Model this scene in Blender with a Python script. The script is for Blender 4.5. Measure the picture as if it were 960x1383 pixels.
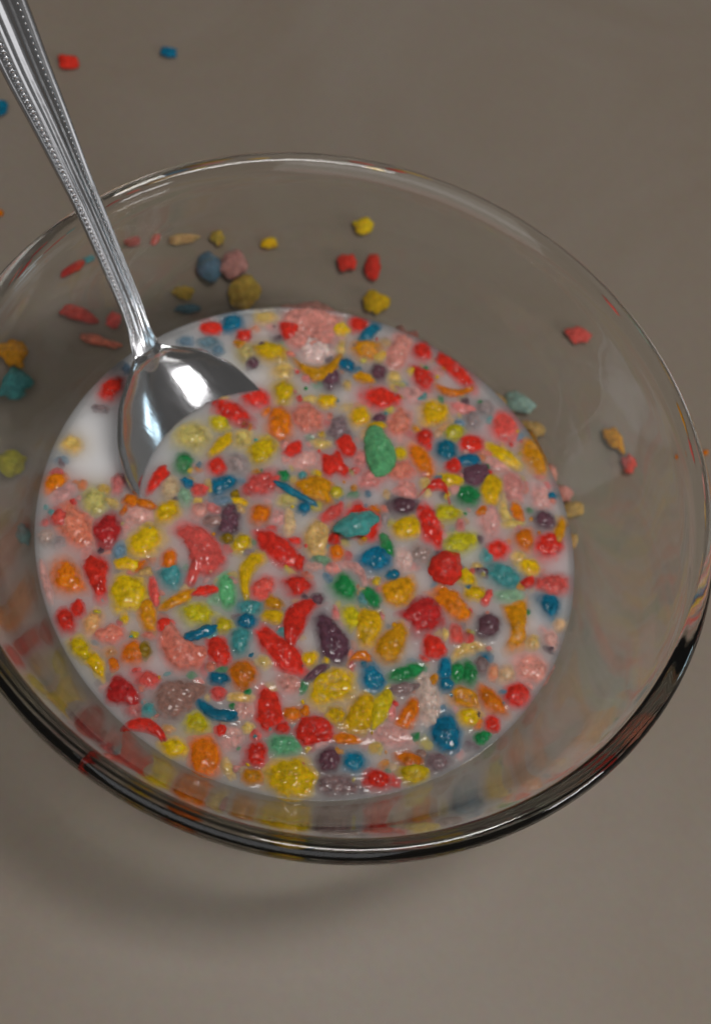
import bpy, math, random
import numpy as np
from mathutils import Matrix, Vector, noise

for o in list(bpy.data.objects):
    bpy.data.objects.remove(o)
sc = bpy.context.scene
col = sc.collection
CM = 0.01                                   # everything below is measured in centimetres

# ------------------------------------------------------------------ camera
RIM_R, RIM_Z, MILK_R, MILK_Z = 9.0, 7.2, 6.82, 3.48
PAN, TILT, ROLL, FPX = -0.0495, 0.5026, 0.4009, 1800.0
CAM_POS = np.array([0.0, -1.7187 * 9, 2.9218 * 9 + RIM_Z])


def rot_x(a):
    c, s = math.cos(a), math.sin(a)
    return np.array([[1, 0, 0], [0, c, -s], [0, s, c]])


def rot_z(a):
    c, s = math.cos(a), math.sin(a)
    return np.array([[c, -s, 0], [s, c, 0], [0, 0, 1]])


CAM_R = rot_z(PAN) @ rot_x(TILT) @ rot_z(ROLL)
cd = bpy.data.cameras.new('camera')
cam = bpy.data.objects.new('camera', cd)
col.objects.link(cam)
cd.sensor_fit = 'VERTICAL'
cd.sensor_height = 24.0
cd.lens = FPX / 1383.0 * 24.0
cd.clip_start, cd.clip_end = 0.01, 50
m4 = Matrix([[*map(float, CAM_R[i]), float(CAM_POS[i] * CM)] for i in range(3)] + [[0, 0, 0, 1]])
cam.matrix_world = m4
cd.dof.use_dof = True
cd.dof.focus_distance = 0.292
cd.dof.aperture_fstop = 9.0
sc.camera = cam

# ------------------------------------------------------------------ world, lamps, exposure
w = bpy.data.worlds.new('World')
sc.world = w
w.use_nodes = True
bg = w.node_tree.nodes['Background']
bg.inputs['Color'].default_value = (1.0, 0.965, 0.935, 1)
bg.inputs['Strength'].default_value = 0.10


def area(name, loc, target, sx, sy, power, color):
    d = bpy.data.lights.new(name, 'AREA')
    d.shape, d.size, d.size_y = 'RECTANGLE', sx, sy
    d.energy, d.color = power, color
    o = bpy.data.objects.new(name, d)
    col.objects.link(o)
    o.location = loc
    o.rotation_euler = (Vector(target) - Vector(loc)).to_track_quat('-Z', 'Y').to_euler()
    return o


area('ceiling_lamp', (0.27, 0.06, 1.20), (0, 0, 0.03), 0.18, 0.40, 4.5, (1.0, 0.97, 0.945))
area('window_light', (1.05, -0.25, 0.50), (0, 0, 0.03), 0.24, 0.17, 2.0, (1.0, 0.985, 0.985))
area('small_window_light', (1.20, 0.36, 0.36), (0, 0, 0.03), 0.13, 0.18, 0.45, (0.60, 0.84, 1.0))
area('room_light', (0.15, -1.15, 1.30), (0, 0, 0.03), 1.6, 1.1, 6.8, (0.98, 0.98, 1.0))

vs = sc.view_settings
vs.view_transform = 'Standard'
vs.look = 'None'
vs.exposure = 0.0
vs.gamma = 1.0
vs.use_curve_mapping = False
cy = sc.cycles
cy.use_denoising = True
cy.max_bounces = 56
cy.transmission_bounces = 14
cy.transparent_max_bounces = 16
cy.diffuse_bounces = 5
cy.glossy_bounces = 8
cy.volume_bounces = 48
cy.caustics_reflective = True
cy.caustics_refractive = True
cy.blur_glossy = 0.4
cy.sample_clamp_indirect = 20.0


# ------------------------------------------------------------------ helpers
def ray(x, y):
    d = CAM_R @ np.array([(x - 480) / FPX, (691.5 - y) / FPX, -1.0])
    return d / np.linalg.norm(d)


def at(x, y, z):
    """the point at height z (cm) seen at x, y in the photograph"""
    d = ray(x, y)
    return CAM_POS + d * ((z - CAM_POS[2]) / d[2])


def mesh_obj(name, verts, faces, m=None, parent=None, smooth=True):
    me = bpy.data.meshes.new(name)
    me.from_pydata([tuple(v) for v in (np.asarray(verts, float) * CM)], [], faces)
    if smooth:
        me.polygons.foreach_set('use_smooth', [True] * len(me.polygons))
    me.update()
    o = bpy.data.objects.new(name, me)
    col.objects.link(o)
    if m:
        me.materials.append(m)
    if parent:
        o.parent = parent
    return o


def tag(o, label=None, cat=None, group=None, kind=None):
    for k, v in (('label', label), ('category', cat), ('group', group), ('kind', kind)):
        if v:
            o[k] = v
    return o


def empty(name, loc=(0, 0, 0)):
    o = bpy.data.objects.new(name, None)
    col.objects.link(o)
    o.location = [c * CM for c in loc]
    o.empty_display_size = 0.01
    return o


def material(name):
    m = bpy.data.materials.new(name)
    m.use_nodes = True
    return m, m.node_tree.nodes, m.node_tree.links, m.node_tree.nodes['Principled BSDF']


def s2l(c):
    c = c / 255.0
    return c / 12.92 if c <= 0.04045 else ((c + 0.055) / 1.055) ** 2.4


def lathe(name, prof, n, m, parent=None, closed=True):
    V, F = [], []
    k = len(prof)
    for i in range(n):
        a = 2 * math.pi * i / n
        V += [(r * math.cos(a), r * math.sin(a), z) for r, z in prof]
    for i in range(n):
        j = (i + 1) % n
        for q in range(k if closed else k - 1):
            p = (q + 1) % k
            F.append((i * k + p, j * k + p, j * k + q, i * k + q))
    return mesh_obj(name, V, F, m, parent)


def spline(pts, n):
    P = np.array(pts, float)
    P = np.vstack([2 * P[0] - P[1], P, 2 * P[-1] - P[-2]])
    out = []
    for i in range(1, len(P) - 2):
        for t in np.linspace(0, 1, n, endpoint=False):
            a, b, c, d = P[i - 1:i + 3]
            out.append(0.5 * (2 * b + (c - a) * t + (2 * a - 5 * b + 4 * c - d) * t * t + (3 * b - a - 3 * c + d) * t ** 3))
    out.append(P[-2])
    return np.array(out)


# ------------------------------------------------------------------ table
m_table, N, L, b = material('grey_brown_laminate')
tc = N.new('ShaderNodeTexCoord')
n1 = N.new('ShaderNodeTexNoise'); n1.inputs['Scale'].default_value = 9; n1.inputs['Detail'].default_value = 5
n1.inputs['Roughness'].default_value = 0.62; n1.inputs['Distortion'].default_value = 0.8
n2 = N.new('ShaderNodeTexNoise'); n2.inputs['Scale'].default_value = 420; n2.inputs['Detail'].default_value = 3
r1 = N.new('ShaderNodeValToRGB')
r1.color_ramp.elements[0].position = 0.32; r1.color_ramp.elements[0].color = (0.274, 0.218, 0.164, 1)
r1.color_ramp.elements[1].position = 0.70; r1.color_ramp.elements[1].color = (0.308, 0.258, 0.208, 1)
mx = N.new('ShaderNodeMix'); mx.data_type = 'RGBA'; mx.blend_type = 'MULTIPLY'
mx.inputs[0].default_value = 0.16
L.new(tc.outputs['Object'], n1.inputs['Vector']); L.new(tc.outputs['Object'], n2.inputs['Vector'])
L.new(n1.outputs['Fac'], r1.inputs['Fac']); L.new(r1.outputs['Color'], mx.inputs[6]); L.new(n2.outputs['Color'], mx.inputs[7])
L.new(mx.outputs[2], b.inputs['Base Color'])
rr = N.new('ShaderNodeMapRange'); rr.inputs['To Min'].default_value = 0.38; rr.inputs['To Max'].default_value = 0.52
L.new(n1.outputs['Fac'], rr.inputs['Value']); L.new(rr.outputs['Result'], b.inputs['Roughness'])
bp = N.new('ShaderNodeBump'); bp.inputs['Strength'].default_value = 0.05; bp.inputs['Distance'].default_value = 0.0005
L.new(n2.outputs['Fac'], bp.inputs['Height']); L.new(bp.outputs['Normal'], b.inputs['Normal'])
b.inputs['Specular IOR Level'].default_value = 0.4
tw, tt = 75, 2.5
tb = mesh_obj('table_top', [(x, y, z) for z in (-tt, 0) for x, y in ((-tw, -tw), (tw, -tw), (tw, tw), (-tw, tw))],
              [(3, 2, 1, 0), (4, 5, 6, 7), (0, 1, 5, 4), (1, 2, 6, 5), (2, 3, 7, 6), (3, 0, 4, 7)], m_table, smooth=False)
tag(tb, kind='structure')

# ------------------------------------------------------------------ glass bowl
m_glass, N, L, b = material('clear_glass')
b.inputs['Base Color'].default_value = (0.985, 0.99, 0.975, 1)
b.inputs['Transmission Weight'].default_value = 1.0
b.inputs['Roughness'].default_value = 0.03
b.inputs['IOR'].default_value = 1.48
tc = N.new('ShaderNodeTexCoord')
n1 = N.new('ShaderNodeTexNoise'); n1.inputs['Scale'].default_value = 55; n1.inputs['Detail'].default_value = 2
L.new(tc.outputs['Object'], n1.inputs['Vector'])
bp = N.new('ShaderNodeBump'); bp.inputs['Strength'].default_value = 0.06; bp.inputs['Distance'].default_value = 0.0012
L.new(n1.outputs['Fac'], bp.inputs['Height']); L.new(bp.outputs['Normal'], b.inputs['Normal'])
va = N.new('ShaderNodeVolumeAbsorption')
va.inputs['Color'].default_value = (0.77, 0.75, 0.69, 1)
va.inputs['Density'].default_value = 60.0
L.new(va.outputs['Volume'], N['Material Output'].inputs['Volume'])

inner = spline([(0.001, 0.42), (2.2, 0.43), (3.4, 0.50), (4.4, 0.86), (5.3, 1.58), (6.1, 2.46), (6.82, 3.48), (7.48, 4.6), (8.06, 5.75), (8.42, 6.66), (8.54, 7.06)], 5)
bead = [(8.80 + 0.265 * math.cos(a), 7.19 + 0.255 * math.sin(a)) for a in np.radians(np.arange(170, -70, -16))]
outer = spline([(8.88, 6.88), (8.76, 6.55), (8.38, 5.62), (7.86, 4.46), (7.2, 3.30), (6.46, 2.24), (5.62, 1.30), (4.75, 0.52), (4.25, 0.12), (4.0, 0.005), (3.75, 0.0), (3.5, 0.05), (2.2, 0.10), (0.001, 0.11)], 5)
prof = [tuple(p) for p in inner] + bead + [tuple(p) for p in outer]
bowl = lathe('glass_bowl', prof, 192, m_glass, closed=False)
tag(bowl, 'clear glass bowl with thick rounded rim holding milk and cereal', 'bowl')

# ------------------------------------------------------------------ steel spoon
m_steel, N, L, b = material('worn_stainless_steel')
b.inputs['Base Color'].default_value = (0.54, 0.54, 0.55, 1)
b.inputs['Metallic'].default_value = 1.0
tc = N.new('ShaderNodeTexCoord')
n1 = N.new('ShaderNodeTexNoise'); n1.inputs['Scale'].default_value = 160; n1.inputs['Detail'].default_value = 4
mp = N.new('ShaderNodeMapping'); mp.inputs['Scale'].default_value = (1, 6, 1)
L.new(tc.outputs['Object'], mp.inputs['Vector']); L.new(mp.outputs['Vector'], n1.inputs['Vector'])
rr = N.new('ShaderNodeMapRange'); rr.inputs['To Min'].default_value = 0.07; rr.inputs['To Max'].default_value = 0.15
L.new(n1.outputs['Fac'], rr.inputs['Value']); L.new(rr.outputs['Result'], b.inputs['Roughness'])
bp = N.new('ShaderNodeBump'); bp.inputs['Strength'].default_value = 0.06; bp.inputs['Distance'].default_value = 0.0004
L.new(n1.outputs['Fac'], bp.inputs['Height']); L.new(bp.outputs['Normal'], b.inputs['Normal'])

m_handle = m_steel.copy(); m_handle.name = 'brushed_handle_steel'
for nd in m_handle.node_tree.nodes:
    if nd.type == 'MAP_RANGE':
        nd.inputs['To Min'].default_value = 0.16; nd.inputs['To Max'].default_value = 0.30
UP = np.array([0, 0, RIM_Z])
S_MID = np.array([-3.6324, 1.3952, -3.7215]) + UP
E1 = np.array([-0.72980, 0.38072, 0.56784]); E2 = np.array([0.43789, 0.89816, -0.03939]); E3 = np.array([0.52501, -0.21991, 0.82220])
NECK = np.array([-5.5603, 2.4010, -2.2215]) + UP
spoon = empty('spoon', S_MID)
tag(spoon, 'stainless steel spoon with beaded handle leaning in the milk', 'spoon')
half_w = spline([(-3.62, 0.03), (-3.55, 0.38), (-3.3, 0.80), (-2.8, 1.28), (-2.1, 1.78), (-1.3, 2.12), (-0.5, 2.29), (0.1, 2.30), (0.6, 2.16), (1.1, 1.97), (1.5, 1.70), (1.85, 1.42), (2.15, 1.04), (2.36, 0.74), (2.55, 0.50), (2.66, 0.34)], 3)
V, F = [], []
nv = 25
for e, hw in half_w:
    t = min(1, max(0, (e + 3.62) / 6.3))
    depth = 0.56 * (math.sin(math.pi * t ** 0.95) ** 0.75 if 0 < t < 1 else 0)
    for q in range(nv):
        v = -1 + 2 * q / (nv - 1)
        z = -depth * (1 - abs(v) ** 2.3) + (0.05 if e > 2.4 else 0) * (1 - v * v)
        V.append((E1 * e + E2 * (hw * v) + E3 * z))
ne = len(half_w)
for i in range(ne - 1):
    for q in range(nv - 1):
        F.append((i * nv + q, (i + 1) * nv + q, (i + 1) * nv + q + 1, i * nv + q + 1))
sb = mesh_obj('spoon_bowl', V, F, m_steel, spoon)
sd = sb.modifiers.new('thickness', 'SOLIDIFY'); sd.thickness = 0.11 * CM; sd.offset = -1
bv = sb.modifiers.new('round', 'BEVEL'); bv.width = 0.03 * CM; bv.segments = 2; bv.limit_method = 'ANGLE'; bv.angle_limit = math.radians(50)

H1 = np.array([-0.52307, 0.47975, 0.70444]); H3 = np.array([0.66171, -0.29233, 0.69043])
H2 = np.cross(H3, H1); H2 /= np.linalg.norm(H2)
if H2 @ E2 < 0:
    H2 = -H2
st = spline([(-1.5, 0.0, 0.14, -0.36), (-0.9, 0.0, 0.30, -0.13), (-0.4, 0.0, 0.41, -0.01), (0.0, 0.0, 0.42, 0.06), (0.6, -0.02, 0.34, 0.05), (1.2, -0.06, 0.335, 0.05), (2.4, -0.19, 0.35, 0.03), (3.8, -0.36, 0.385, 0.0),
             (4.5, -0.47, 0.42, 0), (5.9, -0.67, 0.53, 0.0), (7.1, -0.86, 0.62, 0.0), (8.7, -1.06, 0.70, 0.0), (10.4, -1.30, 0.78, -0.1), (11.4, -1.44, 0.74, -0.2), (11.9, -1.51, 0.52, -0.25), (12.1, -1.54, 0.20, -0.28)], 8)


def ridge(v):
    a = abs(v)
    z = 0.085 * math.exp(-(a / 0.17) ** 2)                    # raised middle
    z += 0.060 * math.exp(-((a - 0.88) / 0.10) ** 2)          # raised border
    z += 0.030 * math.exp(-((a - 0.34) / 0.05) ** 2)
    z -= 0.020 * math.exp(-((a - 0.60) / 0.12) ** 2)          # channel that carries the beads
    return z + 0.10 * (1 - a ** 3)


V, F = [], []
nv = 45
loop = 2 * nv - 2
for s, c, hw, up in st:
    fade = min(1, max(0, (s - 0.1) / 1.2))
    top = []
    for q in range(nv):
        v = -1 + 2 * q / (nv - 1)
        z = (ridge(v) * fade + (1 - fade) * 0.06 * (1 - abs(v) ** 3)) * min(1, hw / 0.45 + 0.15)
        top.append(H1 * s + H2 * (c + hw * v) + H3 * (z + up))
    bot = []
    for q in range(nv - 2, 0, -1):
        v = -1 + 2 * q / (nv - 1)
        bot.append(H1 * s + H2 * (c + hw * v) + H3 * (up - 0.13 * (1 - abs(v) ** 4)))
    V += [p + NECK - S_MID for p in top + bot]
for i in range(len(st) - 1):
    for q in range(loop):
        p = (q + 1) % loop
        F.append((i * loop + q, i * loop + p, (i + 1) * loop + p, (i + 1) * loop + q))
F.append(tuple(range(loop - 1, -1, -1)))
F.append(tuple((len(st) - 1) * loop + q for q in range(loop)))
handle = mesh_obj('handle', V, F, m_handle, spoon)
# the two rows of tiny beads, well under ten pixels each
V, F = [], []
arc = 0.6
while arc < 11.2:
    c, hw, up = [np.interp(arc, st[:, 0], st[:, k]) for k in (1, 2, 3)]
    rad = 0.062 * (0.6 + hw * 0.75)
    for sg in (-1, 1):
        base = len(V)
        bead_k = 1.1 if sg < 0 else 0.62
        ctr = H1 * arc + H2 * (c + sg * 0.60 * hw) + H3 * (up + ridge(0.60) * min(1, hw / 0.45 + 0.15) - 0.006) + NECK - S_MID
        for k, (rr_, zz) in enumerate(((1.0, 0.0), (0.8, 0.5), (0.4, 0.8))):
            for q in range(8):
                a = q * math.pi / 4
                V.append(ctr + ((H1 * math.cos(a) + H2 * math.sin(a)) * rr_ + H3 * zz * 0.85) * rad * bead_k)
        V.append(ctr + H3 * rad * 0.74 * bead_k)
        for k in range(2):
            for q in range(8):
                p = (q + 1) % 8
                F.append((base + k * 8 + q, base + k * 8 + p, base + (k + 1) * 8 + p, base + (k + 1) * 8 + q))
        for q in range(8):
            F.append((base + 16 + q, base + 16 + (q + 1) % 8, base + 24))
    arc += rad * 2.15
tag(mesh_obj('beading', V, F, m_handle, handle), kind='stuff')

# ------------------------------------------------------------------ cereal
PAL = {  # base colours
    'red': (0.82, 0.040, 0.020), 'darkred': (0.60, 0.030, 0.028), 'pinkred': (0.84, 0.12, 0.095), 'pink': (0.86, 0.36, 0.31), 'aqua': (0.42, 0.56, 0.50),
    'salmon': (0.85, 0.27, 0.18), 'yellow': (0.84, 0.54, 0.003), 'lime': (0.66, 0.54, 0.012), 'olive': (0.32, 0.21, 0.006),
    'orange': (0.84, 0.23, 0.002), 'amber': (0.80, 0.34, 0.002), 'blue': (0.002, 0.20, 0.33), 'teal': (0.085, 0.40, 0.40),
    'green': (0.020, 0.29, 0.085), 'mint': (0.15, 0.48, 0.23), 'purple': (0.16, 0.072, 0.095), 'grey': (0.27, 0.185, 0.195),
    'taupe': (0.38, 0.22, 0.18), 'tan': (0.78, 0.50, 0.18), 'white': (0.84, 0.60, 0.54)}
WORD = {'darkred': 'dark red', 'pinkred': 'pinkish red', 'lime': 'yellow-green', 'amber': 'golden orange', 'mint': 'pale green',
        'taupe': 'brownish grey', 'white': 'whitish pink', 'grey': 'greyish purple', 'purple': 'dark purple'}

m_cer, N, L, b = material('puffed_rice_cereal')
oi = N.new('ShaderNodeObjectInfo')
tc = N.new('ShaderNodeTexCoord')
n1 = N.new('ShaderNodeTexNoise'); n1.noise_dimensions = '4D'; n1.inputs['Scale'].default_value = 620; n1.inputs['Detail'].default_value = 4
n1.inputs['Roughness'].default_value = 0.65
mw = N.new('ShaderNodeMath'); mw.operation = 'MULTIPLY'; mw.inputs[1].default_value = 50
L.new(oi.outputs['Random'], mw.inputs[0]); L.new(mw.outputs[0], n1.inputs['W']); L.new(tc.outputs['Object'], n1.inputs['Vector'])
hs = N.new('ShaderNodeHueSaturation')
L.new(oi.outputs['Color'], hs.inputs['Color'])
mr = N.new('ShaderNodeMapRange'); mr.inputs['From Min'].default_value = 0.3; mr.inputs['From Max'].default_value = 0.7
mr.inputs['To Min'].default_value = 0.56; mr.inputs['To Max'].default_value = 1.28
L.new(n1.outputs['Fac'], mr.inputs['Value']); L.new(mr.outputs['Result'], hs.inputs['Value'])
n3 = N.new('ShaderNodeTexNoise'); n3.noise_dimensions = '4D'; n3.inputs['Scale'].default_value = 170
L.new(mw.outputs[0], n3.inputs['W']); L.new(tc.outputs['Object'], n3.inputs['Vector'])
ms = N.new('ShaderNodeMapRange'); ms.inputs['From Min'].default_value = 0.62; ms.inputs['From Max'].default_value = 0.82
ms.inputs['To Max'].default_value = 0.16
L.new(n3.outputs['Fac'], ms.inputs['Value'])
mx = N.new('ShaderNodeMix'); mx.data_type = 'RGBA'; mx.inputs[7].default_value = (0.80, 0.68, 0.62, 1)
L.new(ms.outputs['Result'], mx.inputs[0]); L.new(hs.outputs['Color'], mx.inputs[6])
L.new(mx.outputs[2], b.inputs['Base Color'])
vo = N.new('ShaderNodeTexVoronoi'); vo.inputs['Scale'].default_value = 900
L.new(tc.outputs['Object'], vo.inputs['Vector'])
ad = N.new('ShaderNodeMath'); ad.operation = 'MULTIPLY_ADD'; ad.inputs[1].default_value = 0.5
L.new(vo.outputs['Distance'], ad.inputs[0]); L.new(n1.outputs['Fac'], ad.inputs[2])
bp = N.new('ShaderNodeBump'); bp.inputs['Strength'].default_value = 0.34; bp.inputs['Distance'].default_value = 0.0006
L.new(ad.outputs[0], bp.inputs['Height']); L.new(bp.outputs['Normal'], b.inputs['Normal'])
bp2 = N.new('ShaderNodeBump'); bp2.inputs['Strength'].default_value = 0.5; bp2.inputs['Distance'].default_value = 0.0006
n4 = N.new('ShaderNodeTexNoise'); n4.inputs['Scale'].default_value = 330; n4.inputs['Detail'].default_value = 1
L.new(tc.outputs['Object'], n4.inputs['Vector']); L.new(n4.outputs['Fac'], bp2.inputs['Height']); L.new(bp2.outputs['Normal'], b.inputs['Coat Normal'])
b.inputs['Roughness'].default_value = 0.55
b.inputs['Specular IOR Level'].default_value = 0.05
b.inputs['Coat Weight'].default_value = 0.9
b.inputs['Coat Roughness'].default_value = 0.04
b.inputs['Coat IOR'].default_value = 1.34
b.inputs['Subsurface Weight'].default_value = 0.7
b.inputs['Subsurface Radius'].default_value = (1.0, 0.5, 0.35)
b.inputs['Subsurface Scale'].default_value = 0.0013
m_dry = m_cer.copy(); m_dry.name = 'dry_puffed_cereal'
bd = m_dry.node_tree.nodes['Principled BSDF']
bd.inputs['Roughness'].default_value = 0.6; bd.inputs['Coat Weight'].default_value = 0.0

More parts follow.
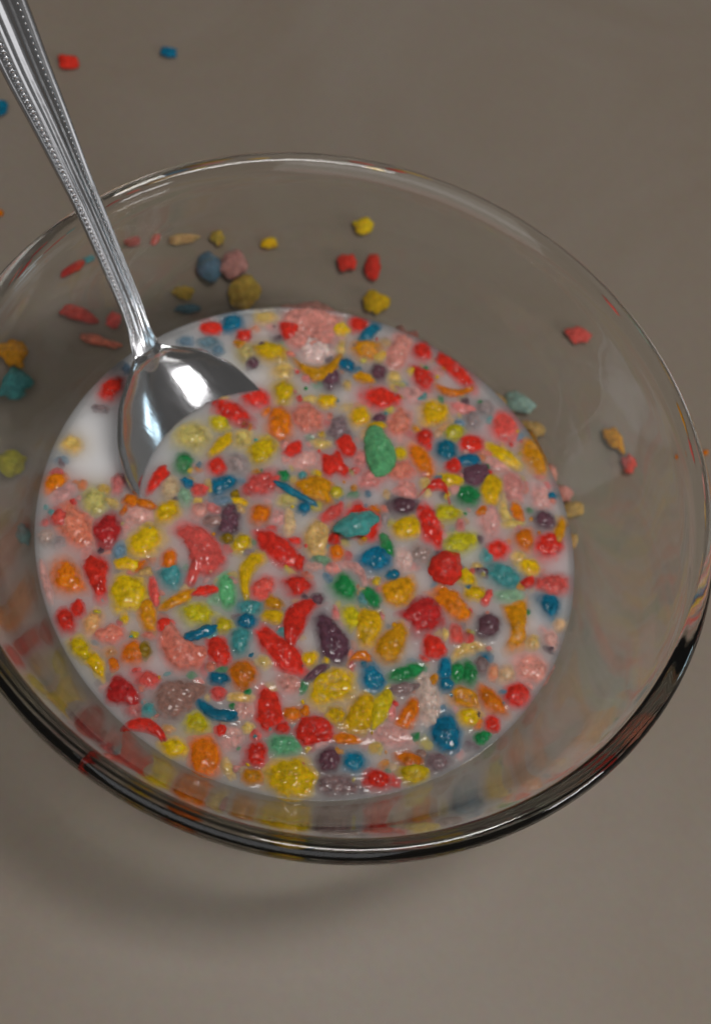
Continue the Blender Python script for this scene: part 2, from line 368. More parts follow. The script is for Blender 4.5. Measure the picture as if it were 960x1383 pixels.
# x y length width angle colour form lift | landmark name        (pixels of the photograph)
# form: l lump, r ragged, o ring with a dent, b.. bent by that much, p outline below; lift: 0 soaked under the skin of the milk .. 3 high
MILK = '''
287 444 24 14 5 red l 1
315 438 26 20 5 blue l 1|blue lump beside the far milk edge
330 454 15 12 0 red l 1
250 462 18 12 0 blue l 0
282 464 26 13 0 blue l 0
294 473 14 12 0 blue l 0
360 431 26 13 0 yellow l 0
391 446 24 20 40 red l 2
412 448 66 56 20 pink o 2|big pink puff at the far milk edge
424 476 38 34 0 white r 2
430 490 58 16 -8 amber b-.55 1|golden crescent under the pink puff
362 477 42 26 10 yellow r 1
332 478 26 28 0 lime l 0
380 503 26 24 0 yellow l 0
415 511 11 9 0 pinkred l 0
382 532 30 32 20 yellow l 1
378 573 34 46 -10 orange r 1|orange puff beyond the spoon
415 571 50 34 15 salmon r 1
357 608 40 34 -35 yellow r 1
308 558 52 26 30 red r 1|long red flake in the spoon
346 542 32 22 10 red r 1
300 536 20 9 0 yellow l 0
262 595 54 38 20 lime r 0
297 572 22 18 0 lime l 1
297 602 30 12 -40 yellow l 1
327 595 28 30 0 lime l 0
247 628 22 22 0 green l 1|green bead in front of the spoon
292 632 24 24 0 red l 1
211 649 32 12 -55 red l 1
395 607 20 14 -20 red l 1
415 622 40 20 -20 pink l 0
320 630 34 28 0 grey l 0
459 446 20 15 0 yellow l 1
484 440 22 16 10 red l 1
499 449 26 12 -40 blue r 1|small blue flake at the far milk edge
494 477 36 26 10 amber r 1|ragged golden flake
460 470 9 18 0 yellow l 0
467 493 17 12 20 blue l 1
446 512 26 30 0 purple l 1|dark purple bead at the far side
492 511 22 10 15 amber l 1
510 506 19 18 20 purple l 1
531 511 16 16 0 yellow l 0
468 521 10 10 0 yellow l 0
540 474 28 50 25 pink r 1|tall pink flake
570 478 26 22 40 red l 1
569 515 50 36 50 red p 1|large red teardrop flake
555 537 40 22 20 pink r 0
510 541 50 31 5 red l 1|glossy red oval
618 505 52 17 42 red r 1
610 527 38 8 8 orange b-.2 1
622 551 30 12 10 pinkred l 0
584 560 44 32 -15 yellow r 1|lemon yellow chunk
484 565 27 25 0 yellow l 1
441 543 20 14 0 yellow l 1
420 540 20 9 0 yellow l 0
512 566 14 10 0 purple l 1
508 575 20 9 0 yellow l 1
536 577 32 38 10 salmon r 1
513 607 34 60 80 mint p 3|big pale green pod
467 603 16 22 -20 red l 2
458 580 24 28 20 grey r 1|grey and white lump
452 628 44 44 0 red p 2|ragged red clump left of the green pod
435 600 20 11 0 yellow l 0
539 614 16 15 0 yellow l 1
571 595 22 22 0 red l 1
569 625 48 24 62 orange l 1|long orange flake
600 611 30 28 20 blue l 1|square blue flake
612 588 26 23 0 lime l 1
598 580 24 9 -40 amber l 0
637 602 32 21 10 red l 1
619 573 14 9 0 blue l 0
633 622 26 14 -5 blue l 1
611 631 20 18 0 red l 1
637 568 20 24 20 grey l 0
653 552 24 20 0 grey l 0
485 622 20 22 0 pinkred l 0
542 638 36 19 -5 salmon r 1
640 641 35 25 -15 purple l 2|dark purple oval
679 584 42 34 50 pinkred l 1|big pinkish red oval at the milk edge
677 616 44 15 33 yellow l 1
718 620 54 28 62 amber l 1|long golden flake at the milk edge
668 629 34 16 30 pink l 0
691 658 36 25 65 pink l 1
662 664 32 25 100 yellow l 2|plump yellow bead
630 671 32 28 0 green r 1|rough green lump
730 677 42 31 75 pink r 0
75 655 31 25 -45 orange l 1|orange bean at the near milk edge
85 668 42 26 -40 pink l 0
83 701 30 24 30 pinkred r 1
102 718 66 42 60 salmon r 1
130 680 40 40 20 lime l 0
152 680 20 9 30 yellow l 0
160 655 14 24 10 darkred l 0
144 719 46 38 -60 darkred r 1|dark red chunk
63 727 24 22 0 taupe l 0
82 732 12 11 0 grey l 0
130 782 40 80 75 red p 2|tall glossy red drop
89 782 46 40 50 orange r 1|big orange chunk
62 787 42 11 75 pink l 0
198 735 50 38 -40 yellow l 1|large smooth yellow oval
161 745 16 26 0 blue l 0
174 763 28 13 10 yellow r 1
172 799 42 46 0 yellow r 2|round yellow puff
200 832 44 20 70 amber r 1
177 677 18 14 0 orange l 1
196 681 24 10 15 orange l 1
184 699 50 32 0 pink l 0
225 693 34 25 -20 yellow l 1
228 757 18 23 0 orange l 1
196 773 16 9 -15 tan l 1
208 797 27 10 80 pinkred l 1
231 782 32 26 60 teal l 1|teal block
230 660 26 36 0 tan l 0
250 670 16 22 0 mint l 0
253 652 14 9 30 blue l 1
302 657 32 20 -15 blue r 1|blue shard
301 678 28 14 0 blue l 0
270 662 18 14 0 pinkred l 1
270 691 22 24 0 salmon l 0
288 687 20 12 20 pinkred l 0
318 668 9 10 0 olive l 1
323 677 17 8 25 yellow l 1
309 703 30 44 15 purple r 1|rough dark purple chunk
289 704 20 11 0 taupe l 1
355 655 52 32 -20 pinkred r 1|pinkish red flake
402 668 48 7 28 blue l 2|blue stick
423 664 44 28 20 amber r 2|golden flake behind the blue stick
410 687 13 12 30 blue l 1
387 676 22 16 0 lime l 0
390 707 12 30 0 tan l 0
351 697 27 27 0 orange l 1|round orange disc
374 701 20 22 0 pink l 0
270 741 64 76 50 pinkred p 2|large curled red flake
307 727 14 12 0 olive l 1
324 737 26 20 -30 yellow l 1
336 746 11 8 0 purple l 0
343 770 58 17 -58 yellow b.3 1|yellow crescent
378 745 64 24 41 red r 2|long red stick
427 726 38 31 95 tan o 2|tan ring with a pale middle
401 793 36 27 5 red r 1
355 797 34 26 -60 pinkred r 1
370 815 20 15 20 amber l 1
280 798 28 10 -8 red l 1
306 797 42 21 80 mint l 1|upright mint sliver
291 809 16 14 0 mint l 0
239 810 38 11 -28 amber l 1
264 831 44 30 10 lime r 1|yellow-green chunk
454 665 13 14 20 lime l 1
500 651 44 36 0 pink p 1|pink star
447 695 29 15 -40 pinkred l 1
487 703 56 54 0 red p 2|big red hexagon flake
480 708 38 24 -15 teal l 4|teal oval resting on red
519 701 9 14 0 grey l 0
548 663 24 20 20 pink r 1
542 686 36 24 -5 purple l 1|dark purple dome
577 709 60 27 72 red r 1|tall rough red flake
548 714 30 23 -5 yellow l 2|shiny yellow bead
575 659 20 11 80 yellow l 0
590 661 28 12 15 red b.5 1
522 736 25 11 62 green l 1
450 729 14 13 0 red l 1
454 747 16 18 -20 orange l 1
474 773 44 10 30 pink b.35 0
504 757 52 36 0 blue p 2|large blue chunk
529 776 14 10 0 blue l 1
434 757 22 10 12 green l 0
544 758 26 24 0 white r 1
567 753 34 26 0 taupe r 0
403 761 12 18 0 red l 1
537 797 50 44 0 amber p 2|big golden wedge
465 798 36 28 45 green l 1|smooth green bean
501 807 26 14 60 green l 1
420 766 22 10 0 pink l 0
601 767 30 30 0 red l 3|round red berry puff
608 649 27 14 8 yellow l 1
604 696 29 21 10 lime r 1
620 710 10 16 0 pinkred l 0
616 737 58 36 0 lime p 1|large yellow-green wedge
657 707 48 28 80 pink r 0
685 693 32 11 60 yellow b-.3 0
699 693 22 11 65 orange l 1
691 708 24 9 0 yellow l 0
704 731 28 28 0 orange l 1|orange dot
670 745 28 22 -15 red l 1
734 704 28 20 35 purple l 1
755 717 28 11 97 amber l 1
739 741 36 35 0 red l 1|round red disc
700 753 18 14 40 yellow l 0
713 766 24 17 25 yellow l 1
677 780 52 38 20 teal p 2|large teal chunk
684 806 32 16 5 mint l 0
744 789 42 25 -5 pinkred b-.15 1
712 787 15 11 -20 red l 1
629 781 24 17 40 yellow l 1
642 802 25 17 10 yellow l 1
644 766 12 9 0 yellow l 0
657 807 18 9 -65 pinkred l 1
740 823 40 46 0 blue p 1|blue triangle
624 770 10 8 0 grey l 0
90 841 31 22 80 red l 1
105 824 20 15 -70 red l 1
125 844 24 36 20 amber l 0
148 859 32 22 10 salmon r 1
109 877 32 22 60 yellow l 1
130 898 34 16 65 yellow r 1
180 886 36 30 -20 orange l 1|orange bead beside the red clump
196 879 14 18 0 olive l 1
154 897 13 10 60 orange l 1
167 935 52 46 30 darkred p 2|dark red clump at the near edge
198 919 26 20 20 pinkred r 1
182 960 24 18 40 darkred r 0
194 988 50 13 12 red b.4 1
235 943 78 46 0 taupe p 2|large brownish grey flake
250 878 76 72 0 salmon p 2|large salmon flake
223 844 19 17 0 red l 1
227 985 14 10 0 amber l 0
237 1012 36 24 15 yellow l 1
271 855 33 10 -20 blue l 2
303 845 20 18 0 lime l 1
335 822 28 20 0 teal l 1
333 842 24 22 0 blue l 1
324 869 36 22 97 teal l 1|upright teal block
367 832 24 14 12 yellow l 1
295 882 34 24 60 red r 2
328 913 36 33 90 orange l 2|plump orange bead
376 881 78 30 44 red r 2|red slab
408 836 62 22 -52 red b.25 2|bent red flake
357 894 18 15 0 yellow l 0
389 926 38 26 10 salmon r 0
295 917 22 14 10 blue l 1
294 936 17 14 20 pinkred l 1
289 958 52 15 24 blue b-.2 1|curved blue sliver
326 942 28 10 0 yellow l 0
330 961 32 22 0 pink r 0
362 959 54 30 82 red r 2|upright red flake
395 965 23 19 10 orange l 1
266 981 36 30 20 lime l 1
299 986 13 12 0 red l 1
312 989 26 13 0 pink l 0
335 984 14 12 0 yellow l 0
381 984 15 12 0 red l 1
423 990 46 36 -12 red o 2|hollow red flake
428 1002 30 18 0 pink l 0
310 1004 30 17 -20 pink l 0
278 1022 48 39 95 orange l 2|glossy orange drop
307 1038 24 12 65 yellow l 0
345 1020 38 26 -65 red r 1
380 1008 40 24 5 mint l 1
387 1052 62 46 10 yellow r 2|big yellow lump at the near edge
342 1050 24 17 0 amber l 1
441 1029 36 32 -60 purple l 1
457 1062 58 30 8 grey l 1|greyish purple oval at the near edge
477 1031 30 28 0 blue l 1
448 863 42 76 0 purple p 2|large purple flake
429 907 28 9 -35 purple l 1
418 891 18 16 0 yellow l 1
447 928 58 44 -10 yellow o 1|big yellow ring
474 834 30 20 70 lime l 1
497 848 40 56 0 yellow p 2|rough yellow clump
529 870 50 33 -62 amber l 2|golden oval
485 889 24 9 -8 orange b.3 1
501 917 38 31 80 blue r 1|blue wedge
546 911 42 17 -18 green l 1|green sliver
541 931 32 12 -8 grey l 1
571 836 48 42 10 darkred r 2|dark red lump
583 874 27 22 60 red l 2
578 945 72 26 80 white r 1|whitish pink strip
454 967 24 19 20 yellow r 1
484 968 50 36 -60 yellow r 2|yellow flake pair
516 953 44 20 -62 lime l 2
527 960 20 12 80 pinkred l 0
550 967 40 22 -60 orange l 1
412 961 12 11 0 orange l 1
525 994 62 32 5 pink r 0
599 994 44 37 80 blue l 2|round blue pebble
469 998 26 11 5 orange l 1
453 828 15 8 80 pinkred l 0
613 822 62 40 0 orange p 2|orange star flake
658 848 28 28 0 purple l 2|round purple ball
697 848 36 76 0 amber p 2|golden hourglass flake
718 869 14 17 0 yellow l 0
615 857 22 15 70 pinkred l 1
601 857 9 12 0 yellow l 0
630 882 42 17 -20 yellow b.3 0
601 904 25 15 90 blue l 1
602 925 17 16 0 blue l 1
617 908 24 17 90 green l 1
633 910 28 19 -75 green r 1
650 900 20 15 80 grey l 1
665 908 12 18 0 orange l 0
682 913 24 20 0 tan l 0
713 905 52 40 20 salmon r 0
697 941 30 29 0 red l 2|shiny red ball at the milk edge
662 948 46 24 48 orange l 1|orange bar
626 945 38 26 25 amber o 1
632 970 30 24 20 yellow l 1
663 977 20 17 80 red l 1
651 996 18 13 -20 green l 1
742 865 24 17 75 pink l 0
755 845 14 14 0 tan l 0
555 1029 32 22 10 orange l 1
557 1046 34 26 0 yellow l 2
590 1031 31 24 -10 grey l 1
510 1055 36 22 5 red l 1
568 1018 12 8 20 taupe l 1
150 527 32 26 -40 red l 1|red square beside the spoon
136 552 18 8 10 purple l 0
171 498 13 9 80 blue l 0
96 602 26 20 0 yellow l 0
'''
POLY = {
 (569, 515): '547,492 562,495 580,502 589,515 585,530 572,540 560,532 552,512',
 (513, 607): '496,587 507,577 520,590 530,607 530,625 520,636 507,638 500,625 496,605',
 (452, 628): '432,612 440,615 447,618 454,606 462,616 462,627 474,633 477,645 466,651 456,645 452,640 446,648 436,648 433,632',
 (130, 782): '109,766 113,751 123,743 132,749 144,757 149,770 144,787 148,807 138,816 127,812 123,795 115,782',
 (270, 741): '228,722 233,706 247,700 262,705 278,714 291,726 301,743 304,757 299,770 282,778 268,774 264,787 253,791 249,782 256,765 256,750 250,735 240,735',
 (500, 651): '480,645 490,635 504,634 519,641 523,651 513,658 510,665 502,663 494,668 483,664 479,655',
 (487, 703): '461,703 465,689 479,676 488,679 496,689 510,692 515,703 508,716 509,726 498,731 483,728 471,720',
 (504, 757): '476,756 487,747 504,739 521,743 528,755 523,768 510,775 494,774 481,766',
 (537, 797): '510,793 525,785 542,780 554,775 560,787 560,803 552,816 537,821 523,816 512,805',
 (616, 737): '586,737 592,724 611,719 632,720 647,730 638,743 626,751 607,753 592,749',
 (677, 780): '651,780 653,764 663,758 680,764 697,774 703,787 697,797 684,799 670,793 659,787',
 (740, 823): '715,810 726,802 745,802 755,810 755,827 745,848 734,838 724,823',
 (167, 935): '144,933 157,912 172,920 186,932 196,945 190,962 182,969 173,956 157,952 145,948',
 (235, 943): '202,948 205,926 220,920 250,918 275,924 286,930 270,945 256,961 235,973 214,968',
 (250, 878): '216,862 221,837 235,843 248,864 266,872 290,868 293,888 282,904 256,913 236,908 221,888',
 (448, 863): '421,838 429,827 440,827 454,842 469,860 477,879 471,892 456,900 442,896 431,885 430,869 425,852',
 (497, 848): '469,831 475,819 485,819 498,823 515,827 517,842 513,860 502,876 487,876 480,867 481,852 469,846',
 (613, 822): '576,803 586,800 599,789 603,799 618,803 622,812 630,819 640,832 634,840 622,846 607,840 599,827 586,817 578,812',
 (697, 848): '676,823 690,817 709,809 711,825 710,842 706,850 712,860 711,875 703,883 688,884 678,877 684,865 689,850 682,840'}
# dry pieces lying on the table: x y length width angle colour form | words for the label
TABLE = '''
93 84 30 18 5 red r|red cereal piece on the table beside the spoon handle
228 71 22 15 5 blue r|small blue cereal piece alone on the table beyond the rim
0 146 20 24 70 blue r|blue cereal piece on the table at the picture's edge behind the handle
1 288 9 8 0 orange l|tiny orange crumb on the table at the picture's edge
490 305 30 27 0 yellow r|square yellow cereal piece on the table behind the far glass wall
467 357 24 21 0 red r|small red cereal cube on the table next to a taller red piece
502 363 22 30 0 red r|taller red cereal piece on the table beside the small red cube
508 406 36 30 15 yellow r|pale yellow ragged cereal piece closest to the far milk edge
361 333 23 14 0 yellow l|small yellow cereal piece alone on the table behind the glass
292 325 20 22 0 yellow l|yellow cereal piece beside the pale tan flake behind the glass
172 322 26 16 0 pinkred l|pinkish red cereal piece behind the glass touching the spoon handle
205 322 14 20 10 pinkred l|narrow pink cereal piece between the handle and the tan flake
245 326 42 17 -8 tan r|long pale tan flake on the table behind the glass
280 363 36 34 60 blue l|dusty blue cereal flake lying beside a pink one behind the glass
312 360 42 30 -20 pink r|dusty pink cereal flake lying beside the blue one behind the glass
327 393 46 40 -30 yellow l|large dull yellow flake behind the glass near the milk edge
243 394 28 18 0 yellow r|dull yellow cereal flake between handle and milk behind the glass
250 415 38 13 0 blue l|bluish grey sliver just beyond the milk beside the spoon handle
110 343 18 11 -15 teal l|dim teal crumb touching a brown flake behind the rim
86 356 38 15 -25 darkred l|dim reddish brown flake behind the rim beside the spoon handle
103 429 50 20 8 pinkred r|long pinkish red flake on the table seen through the glass
148 433 22 18 -40 pinkred r|small pinkish red piece right under the spoon handle
130 461 54 13 8 salmon r|thin salmon and brown sliver under the long pinkish flake
6 478 66 34 28 amber r|large golden orange flake touching the teal lump through the glass
16 524 46 46 0 teal r|round teal lump touching the large golden flake
7 630 30 36 40 lime l|dull yellow-green flake at the picture's edge through the glass
18 727 30 17 80 teal l|small teal drop close to the near milk edge
705 545 40 26 25 aqua l|pale teal flake lying outside the milk edge
684 546 42 13 50 tan l|thin pale tan strip beside the pale teal flake
723 580 38 22 20 tan r|pale yellowish flake below the pale teal flake
749 640 26 14 75 pink l|narrow pale pink flake at the right milk edge
764 668 32 22 30 pink l|wide pale pink flake touching a pale tan crumb
780 691 28 22 0 tan l|pale tan crumb touching the wide pale pink flake
778 735 14 24 10 tan l|small upright tan crumb lowest beside the right milk edge
787 451 42 24 -14 pinkred r|coral red cereal piece lying alone on the table behind the glass
828 600 44 21 58 amber r|golden orange cereal stick touching a small red piece on the table
848 632 24 27 0 pinkred r|small red cereal piece touching the golden orange stick
951 612 10 8 0 orange l|tiny orange crumb on the table just outside the right rim
'''
rng = random.Random(7)
NR = 15


def outline(kind, x, y, a, c, ang, pts):
    """directions 0..1 round the piece -> pixel offset of its edge"""
    n = 48
    if pts is not None:
        P = (np.array(pts, float) - (x, y)) * 1.2
        Q = np.vstack([spline(np.vstack([P, P[:1]]), 6)])
        th = np.unwrap(np.arctan2(Q[:, 1], Q[:, 0]))
        if th[-1] < th[0]:
            Q, th = Q[::-1], th[::-1]
        rad = np.hypot(Q[:, 0], Q[:, 1])
        o = np.argsort(th)
        tt_ = np.linspace(th[o][0], th[o][0] + 2 * math.pi, n, endpoint=False)
        r_ = np.interp(tt_, np.r_[th[o], th[o][0] + 2 * math.pi], np.r_[rad[o], rad[o][0]])
        return np.c_[r_ * np.cos(tt_), r_ * np.sin(tt_)]
    t = np.linspace(0, 2 * math.pi, n, endpoint=False)
    e = rng.uniform(1.75, 2.5)
    ct, st_ = np.cos(t), np.sin(t)
    X = a / 2 * np.sign(ct) * np.abs(ct) ** (2 / e)
    Y = c / 2 * np.sign(st_) * np.abs(st_) ** (2 / e)
    amp = 0.20 if kind in 'rb' else 0.135
    wob = np.ones(n)
    for k in range(2, 8):
        wob += amp * rng.uniform(-1, 1) / (k ** 0.55) * np.cos(k * t + rng.uniform(0, 6.28))
    tap = 1 + rng.uniform(-0.22, 0.22) * X / (a / 2)
    X, Y = X * wob, Y * wob * tap
    return np.c_[X, Y]


def piece(x, y, a, c, ang, colr, form, z0, half, mat, dents=1.0, under=1.0):
    bend = float(form[1:]) if form[0] == 'b' else 0.0
    kind = form[0]
    pts = None
    if kind == 'p':
        pts = [tuple(map(float, q.split(','))) for q in POLY[(x, y)].split()]
    O = outline(kind, x, y, a, c, ang, pts)
    n = len(O)
    rings = [k / NR for k in range(NR + 1)]
    ca, sa = (1, 0) if pts else (math.cos(math.radians(ang)), math.sin(math.radians(ang)))
    seed = Vector((x * 0.37, y * 0.73, a * 1.1))
    tiltx, tilty = rng.uniform(-0.22, 0.22), rng.uniform(-0.22, 0.22)
    org = at(x, y, z0)
    amp = (0.40 if kind in 'rpo' else 0.27) * dents
    V = []
    kern = np.exp(-(np.minimum(np.arange(n), n - np.arange(n)) / 7.0) ** 2)
    kern /= kern.sum()
    SM = np.stack([np.real(np.fft.ifft(np.fft.fft(O[:, k]) * np.fft.fft(kern))) for k in (0, 1)], 1)

    def put(s, q, side):
        X, Y = (O[q] * s ** 3 + SM[q] * (1 - s ** 3)) * s
        if bend:
            Y = Y + bend * a * ((X / (a / 2)) ** 2 - 0.35)
        px, py = x + X * ca - Y * sa, y + X * sa + Y * ca
        P = at(px, py, z0) - org
        h = half * (1 - s ** 3.3)
        if kind == 'o':
            h *= 0.78 + 0.35 * math.exp(-((s - 0.62) / 0.26) ** 2) if side > 0 else 1
        p = Vector((P[0], P[1], side * h))
        d = noise.noise(p * 4.5 + seed) * 0.55 + noise.noise(p * 10 + seed) * 0.45 + noise.noise(p * 17 + seed) * 0.24
        dz = half * amp * d * (1 - 0.55 * s)
        wx = noise.noise(p * 9 + seed * 1.7) * 0.035 * s + noise.noise(p * 15 + seed) * 0.024 * s
        wy = noise.noise(p * 9 + seed * 2.3) * 0.035 * s + noise.noise(p * 15 - seed) * 0.024 * s
        z = side * h * (1 if side > 0 else under) + dz
        z += (P[0] * tiltx + P[1] * tilty) * 0.35
        V.append((P[0] + wx, P[1] + wy, z))

    put(0, 0, 1)
    for s in rings[1:]:
        for q in range(n):
            put(s, q, 1)
    top = len(V)
    low = [0.9, 0.68, 0.4]
    for s in low:
        for q in range(n):
            put(s, q, -1)
    put(0, 0, -1)
    F = []
    R = [1 + k * n for k in range(len(rings) - 1)] + [top + k * n for k in range(len(low))]
    for q in range(n):
        F.append((0, R[0] + q, R[0] + (q + 1) % n))
        for k in range(len(R) - 1):
            F.append((R[k] + q, R[k + 1] + q, R[k + 1] + (q + 1) % n, R[k] + (q + 1) % n))
        F.append((R[-1] + (q + 1) % n, R[-1] + q, len(V) - 1))
    # wind outward
    v = np.array(V)
    f0 = F[1]
    nrm = np.cross(v[f0[1]] - v[f0[0]], v[f0[2]] - v[f0[0]])
    if nrm[2] < 0:
        F = [tuple(reversed(f)) for f in F]
    o = mesh_obj('cereal_piece', V, F, mat)
    o.location = [float(k) * CM for k in org]
    return o, v + org


def jitter(c, pale):
    h = rng.uniform(0.80, 1.06)
    c = np.array(c) * h * np.array([rng.uniform(0.94, 1.06) for _ in range(3)])
    c = c * (1 - pale) + np.array((0.78, 0.70, 0.66)) * pale
    return tuple(np.clip(c, 0.005, 0.9)) + (1.0,)


rows = []
for line in MILK.strip().splitlines():
    body, _, lm = line.partition('|')
    f = body.split()
    rows.append(dict(x=float(f[0]), y=float(f[1]), a=float(f[2]), c=float(f[3]), ang=float(f[4]), col=f[5], form=f[6], lift=int(f[7]), lm=lm.strip()))
marks = [r for r in rows if r['lm']]


def shape_word(r):
    k = r['form'][0]
    long_, short = max(r['a'], r['c']), min(r['a'], r['c'])
    if k == 'b':
        return 'curl'
    if k == 'o':
        return 'ring'
    if long_ * short < 190:
        return 'crumb'
    if long_ / short > 1.9:
        return 'sliver'
    if k == 'r':
        return 'flake'
    return 'lump' if long_ / short < 1.3 else 'oval'


def size_word(r):
    ar = r['a'] * r['c']
    return 'tiny' if ar < 190 else 'small' if ar < 480 else 'mid-sized' if ar < 1100 else 'large'


def toward(r, k):
    dx, dy = r['x'] - k['x'], r['y'] - k['y']
    if abs(dy) > abs(dx) * 1.1:
        return 'below' if dy > 0 else 'above'
    return 'right of' if dx > 0 else 'left of'


used = set()
for r in rows:
    pale = 'milk-soaked ' if r['lift'] == 0 else ''
    if r['lm']:
        near = sorted(marks, key=lambda k: math.hypot(k['x'] - r['x'], k['y'] - r['y']))
        lab = r['lm']
        k = near[1]
        if len(lab.split()) < 7:
            lab = f"{lab}, {toward(r, k)} the {k['lm']}"
        cands = [lab]
    else:
        near = sorted(marks, key=lambda k: math.hypot(k['x'] - r['x'], k['y'] - r['y']))
        base = f"{size_word(r)} {pale}{WORD.get(r['col'], r['col'])} {shape_word(r)}"
        cands = [f"{base} just {toward(r, k)} the {k['lm']}" for k in near[:1]]
        cands += [f"{base} {toward(r, near[0])} {near[0]['lm']}, {toward(r, k)} {k['lm']}" for k in near[1:4]]
        cands += [f"{base} {toward(r, k)} the {k['lm']}" for k in near[1:8]]
    lab = next((q for q in cands if q not in used and len(q.split()) <= 16), cands[0])
    used.add(lab)
    r['label'] = lab

TOPS = []
for r in rows:
    small = min(r['a'], r['c'])
    half = 0.0188 * small * 0.42
    half = min(max(half, 0.09), 0.24)
    lift = r['lift']
    z0 = MILK_Z - half + {0: 0.026, 1: 0.066, 2: 0.105, 3: half * 1.2, 4: half + 0.18}[lift]
    k = 1.53
    o, vv = piece(r['x'], r['y'], r['a'] * k, r['c'] * k, r['ang'], r['col'], r['form'], z0, half, m_cer, dents=0.55 if lift == 0 else 1.0)
    o.color = jitter(PAL[r['col']], 0.26 if lift == 0 else 0.0)
    tag(o, r['label'], 'cereal piece', 'fruity cereal pieces floating in the milk')
    r['rgb'] = np.array(o.color[:3])
    r['P'] = at(r['x'], r['y'], MILK_Z)
    r['edge'] = vv

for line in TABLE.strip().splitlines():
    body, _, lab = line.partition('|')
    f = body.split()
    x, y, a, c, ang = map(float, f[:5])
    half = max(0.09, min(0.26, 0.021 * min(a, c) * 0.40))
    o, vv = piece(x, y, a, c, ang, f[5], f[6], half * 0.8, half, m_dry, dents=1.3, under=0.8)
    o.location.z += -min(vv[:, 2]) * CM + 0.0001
    greyed = 0.40 if 160 < x < 345 and 300 < y < 425 else 0.03  # greyer, duller base colour for the pieces behind the upper-left glass
    o.color = jitter(np.array(PAL[f[5]]) * (1 - greyed) + np.array((0.26, 0.21, 0.17)) * greyed, 0.0)
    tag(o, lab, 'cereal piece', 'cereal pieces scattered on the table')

# soaked crumbs and flakes between them, far too many to count: one heap of small bits
crumb_rng = random.Random(21)
occ = [(r['P'][0], r['P'][1], 0.0188 * (r['a'] + r['c']) / 4) for r in rows]
V, F, COLS = [], [], []
names = ['red', 'pinkred', 'pink', 'yellow', 'lime', 'orange', 'amber', 'blue', 'teal', 'green', 'purple', 'salmon', 'pink', 'yellow', 'tan']
S_IN = lambda px, py: 150 < px < 350 and 470 < py < 660 and (py - 523) < -0.87 * (px - 348) + 30
made = 0
while made < 480:
    t, q = crumb_rng.uniform(0, 6.2832), 6.66 * math.sqrt(crumb_rng.random())
    cx, cy = q * math.cos(t), q * math.sin(t)
    rel = np.array([cx, cy, MILK_Z]) - S_MID
    e_, l_ = rel @ E1, rel @ E2
    if -0.4 < e_ < 2.9 and abs(l_) < 2.6:
        continue
    big = crumb_rng.random() < 0.84
    size = crumb_rng.uniform(0.10, 0.27) if big else crumb_rng.uniform(0.045, 0.09)
    if any((cx - a) ** 2 + (cy - b_) ** 2 < (0.72 * c_ + size * (0.35 if big else 0.8)) ** 2 for a, b_, c_ in occ):
        if crumb_rng.random() < 0.985:
            continue
    made += 1
    colr = np.array(PAL[crumb_rng.choice(names)]) * crumb_rng.uniform(0.85, 1.1)
    hz = size * crumb_rng.uniform(0.35, 0.6)
    zc = MILK_Z - hz + (crumb_rng.uniform(-0.06, 0.035) if big else crumb_rng.uniform(-0.02, 0.04))
    el, rot = crumb_rng.uniform(0.5, 1.0), crumb_rng.uniform(0, 3.14)
    base = len(V)
    sd_ = Vector((cx * 3, cy * 3, size * 40))
    na, nb = 10, 5
    for i in range(nb + 1):
        ph = math.pi * i / nb
        for j in range(na):
            th = 2 * math.pi * j / na
            u_ = Vector((math.sin(ph) * math.cos(th), math.sin(ph) * math.sin(th), math.cos(ph)))
            f_ = 1 + 0.55 * noise.noise(u_ * 1.6 + sd_)
            X, Y = u_.x * size * f_, u_.y * size * el * f_
            V.append((cx + X * math.cos(rot) - Y * math.sin(rot), cy + X * math.sin(rot) + Y * math.cos(rot), zc + u_.z * hz * f_))
            COLS.append(colr)
    for i in range(nb):
        for j in range(na):
            k_ = (j + 1) % na
            F.append((base + i * na + j, base + (i + 1) * na + j, base + (i + 1) * na + k_, base + i * na + k_))
m_crumb = m_cer.copy(); m_crumb.name = 'soaked_cereal_crumbs'
cn = m_crumb.node_tree
vc = cn.nodes.new('ShaderNodeVertexColor'); vc.layer_name = 'dye'
for lk in list(cn.links):
    if lk.from_node.type == 'OBJECT_INFO' and lk.from_socket.name == 'Color':
        to = lk.to_socket
        cn.links.remove(lk)
        cn.links.new(vc.outputs['Color'], to)
crumbs = mesh_obj('cereal_crumbs', V, F, m_crumb)
cc = crumbs.data.color_attributes.new('dye', 'FLOAT_COLOR', 'POINT')
cb = np.ones((len(V), 4)); cb[:, :3] = np.clip(np.array(COLS), 0.004, 0.9)
cc.data.foreach_set('color', cb.ravel())
tag(crumbs, 'tiny soaked cereal crumbs of all colours strewn through the milk', None, None, 'stuff')

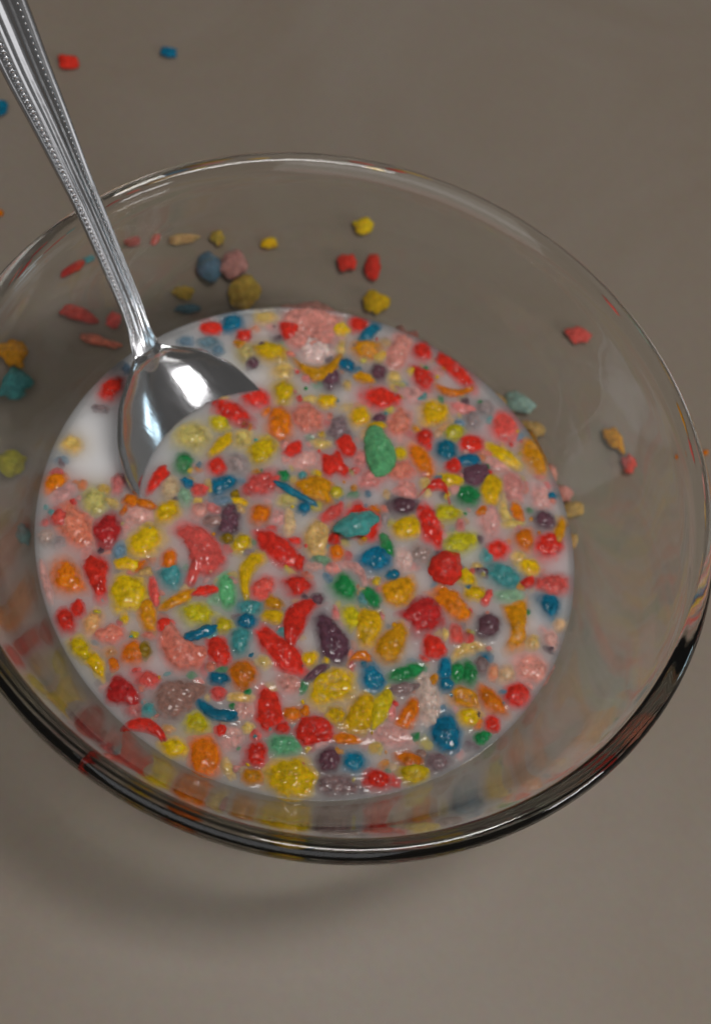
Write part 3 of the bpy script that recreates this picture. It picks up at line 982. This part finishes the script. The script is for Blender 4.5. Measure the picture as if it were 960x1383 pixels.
# ------------------------------------------------------------------ milk: a white body under a thin cloudy layer
LAYER = 0.24
nr_, na_ = 230, 460
rad = MILK_R * np.sqrt(np.linspace(0, 1, nr_ + 1)[1:]) * 1.0
rad[-1] = MILK_R + 0.04
ang = np.linspace(0, 2 * math.pi, na_, endpoint=False)
XX = (rad[:, None] * np.cos(ang)).ravel()
YY = (rad[:, None] * np.sin(ang)).ravel()
ZZ = np.full_like(XX, MILK_Z)
ZZ += 0.05 * np.exp(-(MILK_R - np.hypot(XX, YY)) / 0.10)          # creeping up the glass
tint = np.zeros((len(XX), 3)); wt = np.full(len(XX), 0.55)
for r in rows:
    e = r['edge']
    if r['lift'] == 4:
        continue
    ctr = e.mean(0)
    # distance to the piece in its own stretched frame
    dx, dy = XX - ctr[0], YY - ctr[1]
    reach = 0.0188 * max(r['a'], r['c']) / 2 + 0.55
    idx = np.where(dx * dx + dy * dy < reach * reach)[0]
    if len(idx) == 0:
        continue
    rim = e[1 + (NR - 1) * 48:1 + NR * 48, :2]
    d = np.sqrt(((np.c_[XX[idx], YY[idx]][:, None] - rim[None]) ** 2).sum(2)).min(1)
    rin = np.hypot(*(rim - ctr[:2]).T).min()
    ins = np.hypot(dx[idx], dy[idx]) < rin
    d = np.where(ins, 0, d)
    g = np.exp(-(d / 0.11) ** 1.3)
    ZZ[idx] = np.maximum(ZZ[idx], MILK_Z + 0.035 * g * (0.4 if r['lift'] == 0 else 1.0))
    gc = np.exp(-(d / 0.20) ** 2)
    tint[idx] += gc[:, None] * r['rgb']; wt[idx] += gc
share = np.clip((wt - 0.55) / (wt), 0, 1)[:, None]
avg = tint / np.maximum(wt - 0.55, 1e-6)[:, None]
white = np.array((0.955, 0.95, 0.96))
RGB = white * (1 - 0.30 * share) + avg * 0.30 * share

m_milk, N, L, b = material('milk')
at_ = N.new('ShaderNodeVertexColor'); at_.layer_name = 'dye'
L.new(at_.outputs['Color'], b.inputs['Base Color'])
b.inputs['Roughness'].default_value = 0.25
b.inputs['Subsurface Weight'].default_value = 0.0

m_layer = bpy.data.materials.new('cloudy_milk_skin'); m_layer.use_nodes = True
N, L = m_layer.node_tree.nodes, m_layer.node_tree.links
N.remove(N['Principled BSDF'])
tr = N.new('ShaderNodeBsdfTransparent'); gl = N.new('ShaderNodeBsdfGlossy'); fr = N.new('ShaderNodeFresnel'); mxs = N.new('ShaderNodeMixShader')
gl.inputs['Roughness'].default_value = 0.06; fr.inputs['IOR'].default_value = 1.35
L.new(fr.outputs['Fac'], mxs.inputs['Fac']); L.new(tr.outputs['BSDF'], mxs.inputs[1]); L.new(gl.outputs['BSDF'], mxs.inputs[2])
L.new(mxs.outputs['Shader'], N['Material Output'].inputs['Surface'])
vsn = N.new('ShaderNodeVolumeScatter')
vsn.inputs['Color'].default_value = (0.9985, 0.9975, 0.998, 1); vsn.inputs['Density'].default_value = 1250; vsn.inputs['Anisotropy'].default_value = 0.2
L.new(vsn.outputs['Volume'], N['Material Output'].inputs['Volume'])

milk = empty('milk', (0, 0, MILK_Z))
tag(milk, 'white milk tinted by the cereal, filling the glass bowl halfway', 'milk')


def disc(z, extra, name, m, zbot, rbot):
    V = [(0, 0, z[0] - MILK_Z)] + [(x, y, q - MILK_Z) for x, y, q in zip(XX, YY, z)]
    F = [(0, 1 + q, 1 + (q + 1) % na_) for q in range(na_)]
    for k in range(nr_ - 1):
        b0, b1 = 1 + k * na_, 1 + (k + 1) * na_
        for q in range(na_):
            p = (q + 1) % na_
            F.append((b0 + q, b1 + q, b1 + p, b0 + p))
    last = 1 + (nr_ - 1) * na_
    for zb, rb in zip(zbot, rbot):
        base = len(V)
        V += [(rb * math.cos(t), rb * math.sin(t), zb - MILK_Z) for t in ang]
        for q in range(na_):
            p = (q + 1) % na_
            F.append((last + q, base + q, base + p, last + p))
        last = base
    F.append(tuple(last + q for q in range(na_ - 1, -1, -1)))
    return mesh_obj(name, V, F, m, milk)


skin = disc(ZZ, 0, 'milk_surface', m_layer, [MILK_Z - LAYER], [MILK_R - 0.14])
zin = [2.9, 2.46, 2.0, 1.58, 1.2, 0.86, 0.62, 0.50]
rin = [float(np.interp(z, inner[:, 1], inner[:, 0])) + 0.03 for z in zin]
body = disc(np.full_like(ZZ, MILK_Z - LAYER + 0.004), 0, 'milk_body', m_milk, zin, rin)
# the body's top ring must stay on the glass
me = body.data
ca_ = me.color_attributes.new('dye', 'FLOAT_COLOR', 'POINT')
buf = np.ones((len(me.vertices), 4)); buf[:, :3] = white
buf[1:1 + len(RGB), :3] = RGB
ca_.data.foreach_set('color', buf.ravel())
